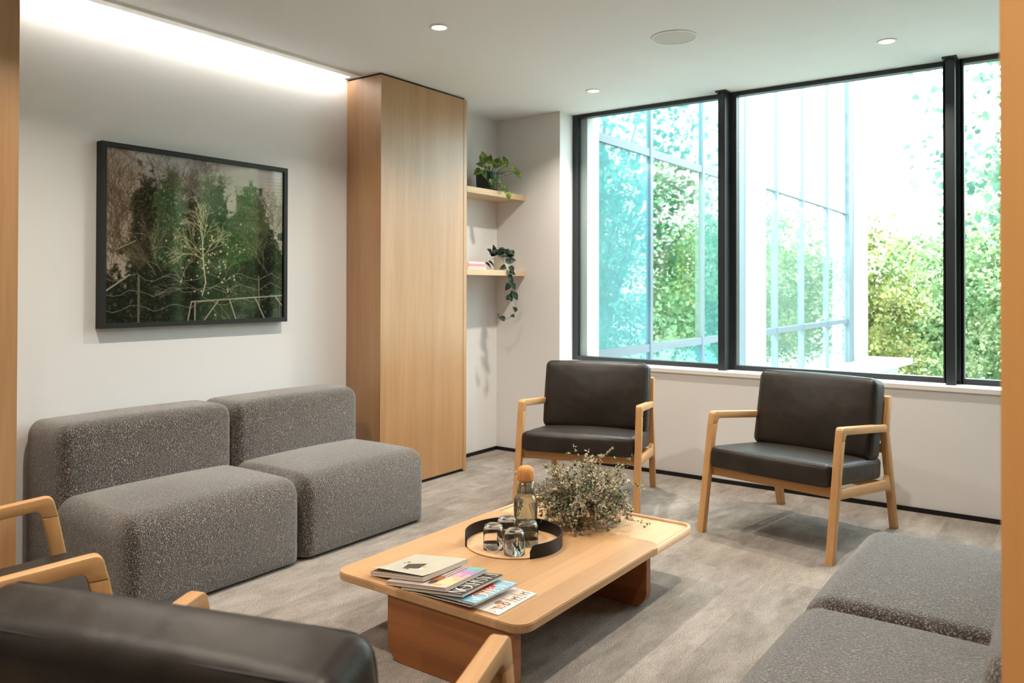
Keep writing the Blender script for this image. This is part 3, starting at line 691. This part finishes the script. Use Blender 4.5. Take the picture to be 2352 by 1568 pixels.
tr_p = [V3(-.02, .10, .04), V3(-.01, .09, .075), V3(.0, .03, .10), V3(.03, -.03, .115), V3(.045, -.10, .12), V3(.055, -.17, .12), V3(.075, -.24, .12), V3(.085, -.29, .12), V3(.07, -.335, .12), V3(.03, -.355, .12), V3(.0, -.365, .115), V3(-.03, -.36, .1), V3(-.055, -.335, .09)]
tube(bs, tr_p, .0016, 5)
for al, z, da, dz, L in ((.0, .07, .8, -.1, .06), (.03, .075, .9, .1, .055), (.0, .03, -.8, -.3, .05), (.035, .03, .5, -.9, .06), (.03, -.01, .8, -.3, .055), (.02, -.04, .6, -.6, .06), (.04, -.06, .2, -.9, .05), (.03, -.10, -.5, -.8, .06), (.05, -.10, .6, -.9, .055), (.06, -.155, -.3, -.6, .05), (.06, -.17, .6, -.8, .065), (.05, -.19, -.7, -.4, .055), (.035, -.195, -.9, -.2, .04), (.03, -.19, .5, -.8, .05), (.085, -.305, -.6, .8, .045), (.07, -.34, -.8, .0, .035), (-.005, -.365, -.9, .3, .055), (-.055, -.335, -.2, .8, .018)):
    heart_leaf(bl, V3(al, z, .115), V3(da, dz, .15), V3(.1, .3, 1), L, L*.8)
for al, z, L in ((-.13, .055, .06), (-.105, .065, .06)): heart_leaf(bl, V3(al, z, .03), V3(.9, -.6, .2), V3(0, 1, .4), L, L*.8)
tube(bs, [V3(-.03, .09, .02), V3(-.08, .09, .03), V3(-.11, .065, .03)], .0014, 4)
mesh_obj('stems', bs, M['stem_green'], t, True); mesh_obj('foliage', bl, M['satin'], t, True)
pg_ = plain('paper_edge', (232, 224, 214), .8)
for i, (z, th, col, y1, lb) in enumerate(((1.405, .021, (232, 196, 194), 4.572, 'pale pink book at the bottom of the shelf stack'), (1.4262, .020, (226, 150, 150), 4.568, 'rose pink book in the middle of the shelf stack'), (1.4464, .014, (236, 208, 204), 4.552, 'thin pale book on top of the shelf stack'))):
    t = thing('book', lb, 'book', (-3.60, 4.45, z), 0, 'pink books on the lower shelf'); y0 = -.07; y1 -= 4.45; cm = plain('book_cover_%d' % i, col, .6)
    cv = bmesh.new(); box(cv, -.075, .085, y0-.02, y1, 0, .0025); box(cv, -.075, .085, y0-.02, y1, th-.0025, th); box(cv, .0825, .085, y0-.02, y1, .0025, th-.0025)
    mesh_obj('cover', cv, cm, t); mesh_obj('pages', bx(-.07, .0825, y0-.015, y1-.004, .0025, th-.0025), pg_, t)
    sm_ = bmesh.new()
    for k in range(7): box(sm_, .085, .0856, -.055+k*.021, -.055+k*.021+.013, th*.38, th*.62)
    mesh_obj('spine_lettering', sm_, plain('book_print_%d' % i, tuple(int(v*.86) for v in col), .6), t)
tag(mesh_obj('wooden_block', bevel(bx(-3.70, -3.515, 4.345, 4.376, 1.4052, 1.46), .001, 1), M['oak_panel']), 'small oak bookend left of the pink books on the shelf', 'bookend')

# ------------------------------------------------------------------ magazines
def ribbon(bm, pts, w0, w1=None, z=0):
    """flat stroke along 2-D points with stroke width w0 (or list)"""
    n = len(pts); ws = w0 if hasattr(w0, '__len__') else [w0+((w1 if w1 is not None else w0)-w0)*i/(n-1) for i in range(n)]; L, Q = [], []
    for i, p in enumerate(pts):
        a = pts[max(0, i-1)]; b = pts[min(n-1, i+1)]; dx, dy = b[0]-a[0], b[1]-a[1]; l = math.hypot(dx, dy) or 1; nx, ny = -dy/l, dx/l
        L.append(bm.verts.new((p[0]+nx*ws[i]/2, p[1]+ny*ws[i]/2, z))); Q.append(bm.verts.new((p[0]-nx*ws[i]/2, p[1]-ny*ws[i]/2, z)))
    for i in range(n-1): bm.faces.new((L[i], Q[i], Q[i+1], L[i+1]))
def letter(bm, ch, x, y, w, h, z):
    T, N = w*.16, w*.05
    def l(a, b, wd): ribbon(bm, [(x+a[0]*w, y+a[1]*h), (x+b[0]*w, y+b[1]*h)], wd, None, z)
    if ch == 'F': l((.2, 0), (.2, 1), T); l((.1, .98), (.95, .98), N); l((.2, .52), (.7, .52), N); l((.05, .02), (.4, .02), N); l((.93, .98), (.93, .75), N)
    if ch == 'A': l((.5, 1), (.08, 0), N); l((.5, 1), (.9, 0), T); l((.25, .33), (.75, .33), N)
    if ch == 'S':
        p = [(.9, .78), (.8, .95), (.5, 1), (.2, .9), (.15, .72), (.4, .57), (.7, .43), (.87, .25), (.75, .06), (.45, 0), (.15, .08), (.07, .28)]
        ribbon(bm, [(x+a*w, y+b*h) for a, b in p], [N, N, N, T*.8, T, T*1.1, T*1.1, T, T*.8, N, N, N], None, z)
    if ch == 'H': l((.18, 0), (.18, 1), T); l((.82, 0), (.82, 1), T); l((.18, .5), (.82, .5), N)
    if ch == 'I': l((.5, 0), (.5, 1), T*1.1); l((.25, .985), (.75, .985), N); l((.25, .015), (.75, .015), N)
    if ch == 'N': l((.12, 0), (.12, 1), N); l((.14, 1), (.85, 0), T*1.1); l((.87, 0), (.87, 1), N)
    if ch == 'O':
        n = 28; p = [(x+w*(.5+.5*math.sin(2*PI*i/n)), y+h*(.5+.5*math.cos(2*PI*i/n))) for i in range(n+1)]
        ribbon(bm, p, [N+(T-N)*abs(math.sin(2*PI*i/n))**1.5 for i in range(n+1)], None, z)
def masthead(word, W_, y, h, z, x0, gap=.0015):
    bm = bmesh.new(); rel = {'I': .45, 'O': 1.25, 'N': 1.1, 'H': 1.05}; tot = sum(rel.get(c, .85) for c in word); u = (W_-gap*(len(word)-1))/tot; x = x0
    for c in word:
        letter(bm, c, x, y, u*rel.get(c, .85), h, z); x += u*rel.get(c, .85)+gap
    return bm
def small_text(parent, txt, size, pos, mat, name='lettering', rz=0):
    cu = bpy.data.curves.new('text', 'FONT'); cu.body = txt; cu.size = size; tmp = bpy.data.objects.new('text', cu); COL.objects.link(tmp)
    dg = bpy.context.evaluated_depsgraph_get(); me = bpy.data.meshes.new_from_object(tmp.evaluated_get(dg)); bpy.data.objects.remove(tmp)
    o = bpy.data.objects.new(name, me); COL.objects.link(o); me.materials.clear(); me.materials.append(mat); o.parent = parent; o.location = pos; o.rotation_euler = (0, 0, rz); return o
def cover_mesh(cv, Wm, Hm, z, lift=None):
    ix = np.linspace(0, Wm, cv.w); iy_ = np.linspace(Hm, 0, cv.h); gx, gy_ = np.meshgrid(ix, iy_); gz_ = np.full(gx.shape, z)
    if lift is not None: gz_ = gz_+lift(gx/Wm, gy_/Hm)
    V = np.stack([gx.ravel(), gy_.ravel(), gz_.ravel()], 1); idx = np.arange(cv.w*cv.h).reshape(cv.h, cv.w)
    return V, np.stack([idx[1:, :-1].ravel(), idx[1:, 1:].ravel(), idx[:-1, 1:].ravel(), idx[:-1, :-1].ravel()], 1)
vc_gloss = vcol('printed_cover', .35, .45)
pages_m = NT('magazine_pages'); pages_m.set(pages_m.ramp(pages_m.noise(pages_m.coord((1, 1, 900)), 1, 2), [(.3, srgb((178, 164, 146))), (.7, srgb((226, 216, 204)))]), .8, .2); pages_m = pages_m.m
white_ink = plain('white_ink', (240, 234, 226), .5); ink = plain('dark_ink', (40, 34, 34), .5)
TILT = 5.2
def magazine(label, xr, ynear, z_left, th, Wm, Hm, cv, yaw=0, tilt=TILT, lift=None):
    """xr: head edge (towards +X); ynear: fore-edge. Local x = reading direction (-Y world), local y = towards the head (+X world)"""
    t = bpy.data.objects.new('magazine', None); COL.objects.link(t); tag(t, label, 'magazine', 'fanned magazines'); t.empty_display_size = .05
    Mx = Matrix(((0, 1, 0, 0), (-1, 0, 0, 0), (0, 0, 1, 0), (0, 0, 0, 1)))           # local x -> -Y, local y -> +X
    Mx = Matrix.Rotation(R(yaw), 4, 'Z') @ Matrix.Rotation(R(-tilt), 4, 'Y') @ Mx
    xl = xr-Hm*math.cos(R(tilt)); t.matrix_world = Matrix.Translation((xl, ynear+Wm, z_left)) @ Mx
    mesh_obj('pages', bevel(bx(.001, Wm-.0015, .001, Hm-.001, .0004, th-.0004), .0003, 1), pages_m, t)
    V, F = cover_mesh(cv, Wm, Hm, th, lift); fast_mesh('cover', V, F, vc_gloss, t, cols=cv.linear().reshape(-1, 4), smooth=True)
    mesh_obj('back_cover', bx(0, Wm, 0, Hm, 0, .0004), white_ink, t)
    return t
Wm, Hm = .222, .27
# white cover with handwritten title, lowest
cv = Canvas(110, 132); cv.a[:] = (232, 230, 228); r_ = np.random.default_rng(2)
n1 = fbm(cv.h, cv.w, 18, r_, 3)[..., None]; cv.a += (n1-.5)*26
cv.poly([(0, .10), (1, .10), (1, .34), (0, .30)], (226, 212, 204)); cv.ell(.62, .22, .10, .05, (150, 112, 92), .5); cv.ell(.34, .14, .3, .012, (206, 150, 84), .6, .9); cv.ell(.80, .17, .2, .02, (226, 176, 110), .6, .8)
cc = [(74, 62, 62), (206, 128, 60), (58, 50, 52), (190, 110, 56)]
for k, (x0, g) in enumerate(zip((.06, .19, .30, .42, .55, .66, .78), 'ntuloar')):     # loose brush lettering
    col = cc[k % 4]
    if g in 'nu': cv.line((x0, .07), (x0+.02, .18), 2.2, col); cv.line((x0+.02, .16), (x0+.08, .12), 1.6, col); cv.line((x0+.08, .07), (x0+.09, .16), 2.4, col)
    if g in 'tl': cv.line((x0+.03, .05), (x0+.05, .26), 2.4, col); cv.line((x0, .17), (x0+.09, .19), 1.6, col)
    if g in 'oa': [cv.line((x0+.045+.035*math.cos(a*.7), .12+.05*math.sin(a*.7)), (x0+.045+.035*math.cos(a*.7+.7), .12+.05*math.sin(a*.7+.7)), 2.0, col) for a in range(9)]; cv.line((x0+.08, .07), (x0+.085, .17), 1.8, col)
    if g == 'r': cv.line((x0, .07), (x0+.015, .18), 2.2, col); cv.line((x0+.015, .15), (x0+.07, .18), 1.8, col)
cv.ell(.93, .09, .03, .012, (190, 90, 120), .6)
cv.line((.2, .05), (.4, .05), 1.2, (120, 110, 108))
magazine('thin white magazine with brushed title, lowest of the fan', -1.478, 1.990, TZ+.0003, .004, .215, .27, cv, tilt=0)
# black cover lying under the blue one
cv = Canvas(40, 48); cv.a[:] = (34, 32, 30)
m = magazine('black covered magazine peeking out under the blue magazine', -1.553, 1.974, TZ+.0004, .004, Wm, Hm, cv, tilt=3.7, yaw=-3)
mesh_obj('masthead', masthead('FASHION', Wm-.012, Hm-.062, .056, .0044, .006), white_ink, m)
# blue cover with a face
cv = Canvas(150, 182); cv.a[:] = np.array((150, 196, 214))+(cv.u[..., None]*np.array((-16, -2, 6)))
m4 = cv
m4.ell(.50, .30, .30, .19, (222, 78, 84), .06); m4.ell(.56, .20, .14, .12, (226, 160, 124), .08); m4.ell(.60, .26, .17, .10, (214, 132, 100), .1)
m4.ell(.56, .19, .02, .018, (96, 50, 44), .5); m4.ell(.66, .20, .02, .018, (96, 50, 44), .5); m4.ell(.61, .25, .016, .02, (180, 96, 76), .6); m4.ell(.60, .30, .035, .012, (180, 60, 60), .6); m4.poly([(.30, .5), (.8, .5), (.9, 1), (.2, 1)], (120, 60, 60))
m = magazine('pale blue fashion magazine with a red haired face on its cover', -1.547, 1.982, TZ+.0049, .005, Wm, Hm, cv, tilt=3.7, yaw=-2, lift=lambda u, v: .006*np.clip(u-.75, 0, 1)*4*np.clip(1-v, 0, 1))
mesh_obj('masthead', masthead('FASHION', Wm-.012, Hm-.062, .056, .0054, .006), white_ink, m)
# black cover with white masthead
cv = Canvas(80, 96); cv.a[:] = (38, 34, 32); cv.ell(.45, .45, .3, .2, (70, 44, 44), .5); cv.ell(.36, .26, .05, .025, (196, 80, 90), .5); cv.ell(.42, .04, .5, .02, (70, 62, 56), .6)
m = magazine('black fashion magazine with large white lettering', -1.610, 1.974, TZ+.0004, .0075, Wm, Hm, cv, tilt=7.2)
mesh_obj('masthead', masthead('FASHION', Wm-.012, Hm-.074, .062, .0079, .006), white_ink, m)
small_text(m, 'QUARTERLY', .0085, (.138, Hm-.048, .0081), white_ink, 'lettering')
# rainbow cover
cv = Canvas(150, 182); cv.a[:] = (206, 190, 186)
bands = [((140, 196, 178), 0, .16), ((132, 180, 206), .12, .28), ((190, 146, 200), .22, .42), ((226, 172, 190), .36, .58), ((236, 190, 160), .52, .74), ((238, 214, 160), .68, .9), ((222, 206, 190), .86, 1.0)]
for col, a, b in bands: cv.poly([(a, 0), (b+.02, 0), (b-.04+.02, .26), (a-.04, .26)], col)
for k in range(26): cv.line((.02+k*.02, .27+.02*(k % 2)), (.04+k*.02, .27+.02*((k+1) % 2)), 2.2, (48, 42, 40)); cv.line((.02+k*.02, .33+.02*(k % 2)), (.04+k*.02, .33+.02*((k+1) % 2)), 2.2, (60, 50, 48))
cv.ell(.66, .36, .16, .10, (168, 96, 62), .2); cv.ell(.80, .33, .12, .07, (72, 52, 44), .4); cv.ell(.62, .20, .09, .06, (232, 214, 190), .3); cv.ell(.78, .20, .06, .08, (240, 222, 150), .3); cv.ell(.90, .2, .05, .08, (232, 180, 100), .3)
cv.line((.36, .11), (.48, .11), 2, (110, 70, 100)); cv.line((.06, .06), (.2, .06), 1.6, (70, 110, 96))
magazine('thick magazine with a rainbow coloured cover, second from top', -1.682, 1.974, TZ+.0004, .0125, Wm, Hm, cv, yaw=.3, tilt=7.4)
# top one: grey-beige cover, lifted corner
cv = Canvas(110, 132); cv.a[:] = (206, 202, 186); n1 = fbm(cv.h, cv.w, 40, np.random.default_rng(4), 3)[..., None]; cv.a += (n1-.5)*16
cv.poly([(.40, .42), (.66, .36), (.72, .62), (.50, .70)], (70, 62, 52)); cv.poly([(.52, .30), (.60, .30), (.58, .40), (.52, .40)], (214, 176, 104)); cv.ell(.66, .33, .06, .05, (236, 232, 226), .3); cv.poly([(.70, .52), (.76, .46), (.74, .62)], (74, 66, 56)); cv.ell(.42, .76, .04, .035, (74, 64, 54), .4); cv.ell(.47, .80, .03, .02, (80, 70, 58), .4)
magazine('thick magazine with a plain grey beige cover, topmost of the fan', -1.788, 2.004, TZ+.0004, .0145, .232, .262, cv, yaw=-2, tilt=8.0, lift=lambda u, v: .016*np.clip((u-.6)/.4, 0, 1)**2*(1-.75*v)+.0005)

# ------------------------------------------------------------------ outside: ground, glazed wing, trees
GZ = -4.0
g = bx(-60, 60, 5.6, 90, GZ-.3, GZ); struct('ground', g, M['grass'], 'grass ground below the window outside', 'ground')
WX = -3.1
t = thing('glass_building', 'glazed wing of the building seen through the left window panes', 'building', (WX, 10, GZ))
def wpart(name, y0, y1, z0, z1, mat, x0=-.06, x1=.06): return mesh_obj(name, bx(x0, x1, y0-10, y1-10, z0-GZ, z1-GZ), mat, t)
wpart('pier', 5.26, 5.44, GZ, 7, M['concrete'], -.12, .03); wpart('pier', 8.78, 9.42, GZ, 7, M['concrete'], -.12, .05); wpart('pier', 13.95, 14.9, GZ, 7, M['concrete'], -.3, .06)
wpart('jamb', 8.50, 8.78, GZ, 7, M['grey_metal'], -.08, .03); wpart('jamb', 13.65, 13.95, GZ, 7, M['grey_metal'], -.08, .04)
bays = [(5.44, 6.40), (6.40, 7.58), (7.58, 8.50), (9.42, 9.97), (9.97, 11.12), (11.12, 12.42), (12.42, 13.65)]
for i, (a, b) in enumerate(bays):
    for k, (z0, z1) in enumerate(((GZ+.1, .72), (.78, 2.44), (2.50, 7))):
        mt = M['clear_pane'] if i > 2 else M['warm_pane'] if (i == 1 and k == 1) else M['haze_pane'] if i == 0 else M['teal_pane']
        wpart('glass_pane', a, b, z0, z1, mt, -.012, .0)
    wpart('transom', a, b, .715, .785, M['grey_metal'], -.05, .015)
    wpart('transom', a, b, 2.435 if i < 3 else 2.485, 2.505, M['grey_metal'], -.05, .015)
    if i not in (0, 3): wpart('mullion', a-(.025 if i < 3 else .014), a+(.025 if i < 3 else .014), GZ, 7, M['grey_metal'], -.06, .022)
mesh_obj('coping', prism([(WX*0-.1, 8.9-10), (.62, 14.2-10), (.72, 15.2-10), (-.4, 15.2-10), (-.4, 8.9-10)], 'z', -.02-GZ, .08-GZ), M['concrete'], t)
mesh_obj('parapet', prism([(-.3, 9.2-10), (.45, 14.3-10), (.52, 15.0-10), (-.3, 15.0-10)], 'z', 0, -.02-GZ), M['concrete'], t)

def tree(label, x, y, h, rx, rz, mat, n, leaf, seed, trunk=.14, lowfrac=.3, thin=1.0, clumps=70):
    rg = np.random.default_rng(seed); t = thing('tree', label, 'tree', (x, y, GZ), 0, 'trees outside the window')
    bm = bmesh.new(); cz = h-rz; tube(bm, [(0, 0, 0), (.1, .05, h*.3), (-.05, 0, h*.55), (.05, .05, h*.8)], trunk, 8, False, .4)
    cl = rg.normal(0, 1, (clumps, 3)); cl /= np.linalg.norm(cl, axis=1, keepdims=True); cl *= (rg.random((clumps, 1))**.4)*.8; cl = cl*np.array([rx, rx, rz])+np.array([0, 0, cz])
    for c in cl[::3]: tube(bm, [(0, 0, max(h*.2, c[2]*.55)), (c[0]*.5, c[1]*.5, c[2]*.85), tuple(c)], trunk*.35, 5, False, .25)
    mesh_obj('trunk', bm, M['bark'], t, True)
    k = rg.integers(0, clumps, n); sg = rx*.16*thin
    P = cl[k]+np.clip(rg.normal(0, 1, (n, 3)), -1.7, 1.7)*np.array([sg*1.4, sg*1.4, sg*.6]); D = rg.normal(0, 1, (n, 3)); D[:, 2] -= .3
    NN = rg.normal(0, .5, (n, 3))+np.array([0, -.3, 1]); L = leaf*rg.uniform(.6, 1.3, n)
    V, F = leaf_batch(P, D, NN, L, L*.75); fast_mesh('foliage', V, F, mat, t)
    return t
T = tree
T('leafy green tree beyond the wide pane, right of the glazed wing', -.1, 17.5, 8.1, 2.3, 2.8, M['tree_a'], 34000, .085, 21)
T('bluish green tree beyond the second mullion', 4.9, 18.5, 8.2, 2.3, 2.8, M['tree_b'], 20000, .095, 23)
T('overhanging tree with loose teal leaves at the right window edge', .35, 11.6, 9.8, 2.0, 2.5, M['tree_b'], 3600, .11, 24, .12, thin=.9, clumps=60)
T('tall tree behind the teal glazing, furthest left', -6.3, 12.6, 13, 2.2, 5.2, M['tree_b'], 24000, .095, 25, .34)
T('yellow green tree seen through the teal glazing', -9.7, 17.6, 11, 2.4, 4.4, M['tree_c'], 24000, .105, 26, .2)
T('yellow green tree seen through the pale glazing', -4.6, 18.2, 7.4, 2.0, 2.6, M['tree_c'], 24000, .085, 27)
T('far green tree behind the yellow green ones', -9.5, 25, 9.4, 2.9, 3.6, M['tree_a'], 14000, .15, 28)
T('far pale tree at the end of the glazed wing', -3.2, 25, 8.0, 2.9, 3.2, M['tree_a'], 16000, .15, 29)
T('far green tree behind the right hand trees', 3.2, 26, 8.8, 3.0, 3.6, M['tree_a'], 16000, .15, 22)
T('broad tree far right of the window, mirrored in the picture glass', 8.6, 10.8, 9.4, 2.8, 3.8, M['tree_a'], 9000, .16, 31)
T('tall tree beyond it far right, mirrored in the picture glass', 14.6, 15.0, 11, 3.2, 4.6, M['tree_c'], 9000, .2, 32)
T('tree at the right end of the garden, mirrored in the picture glass', 11.0, 21.5, 10, 3.0, 4.2, M['tree_b'], 9000, .18, 33)
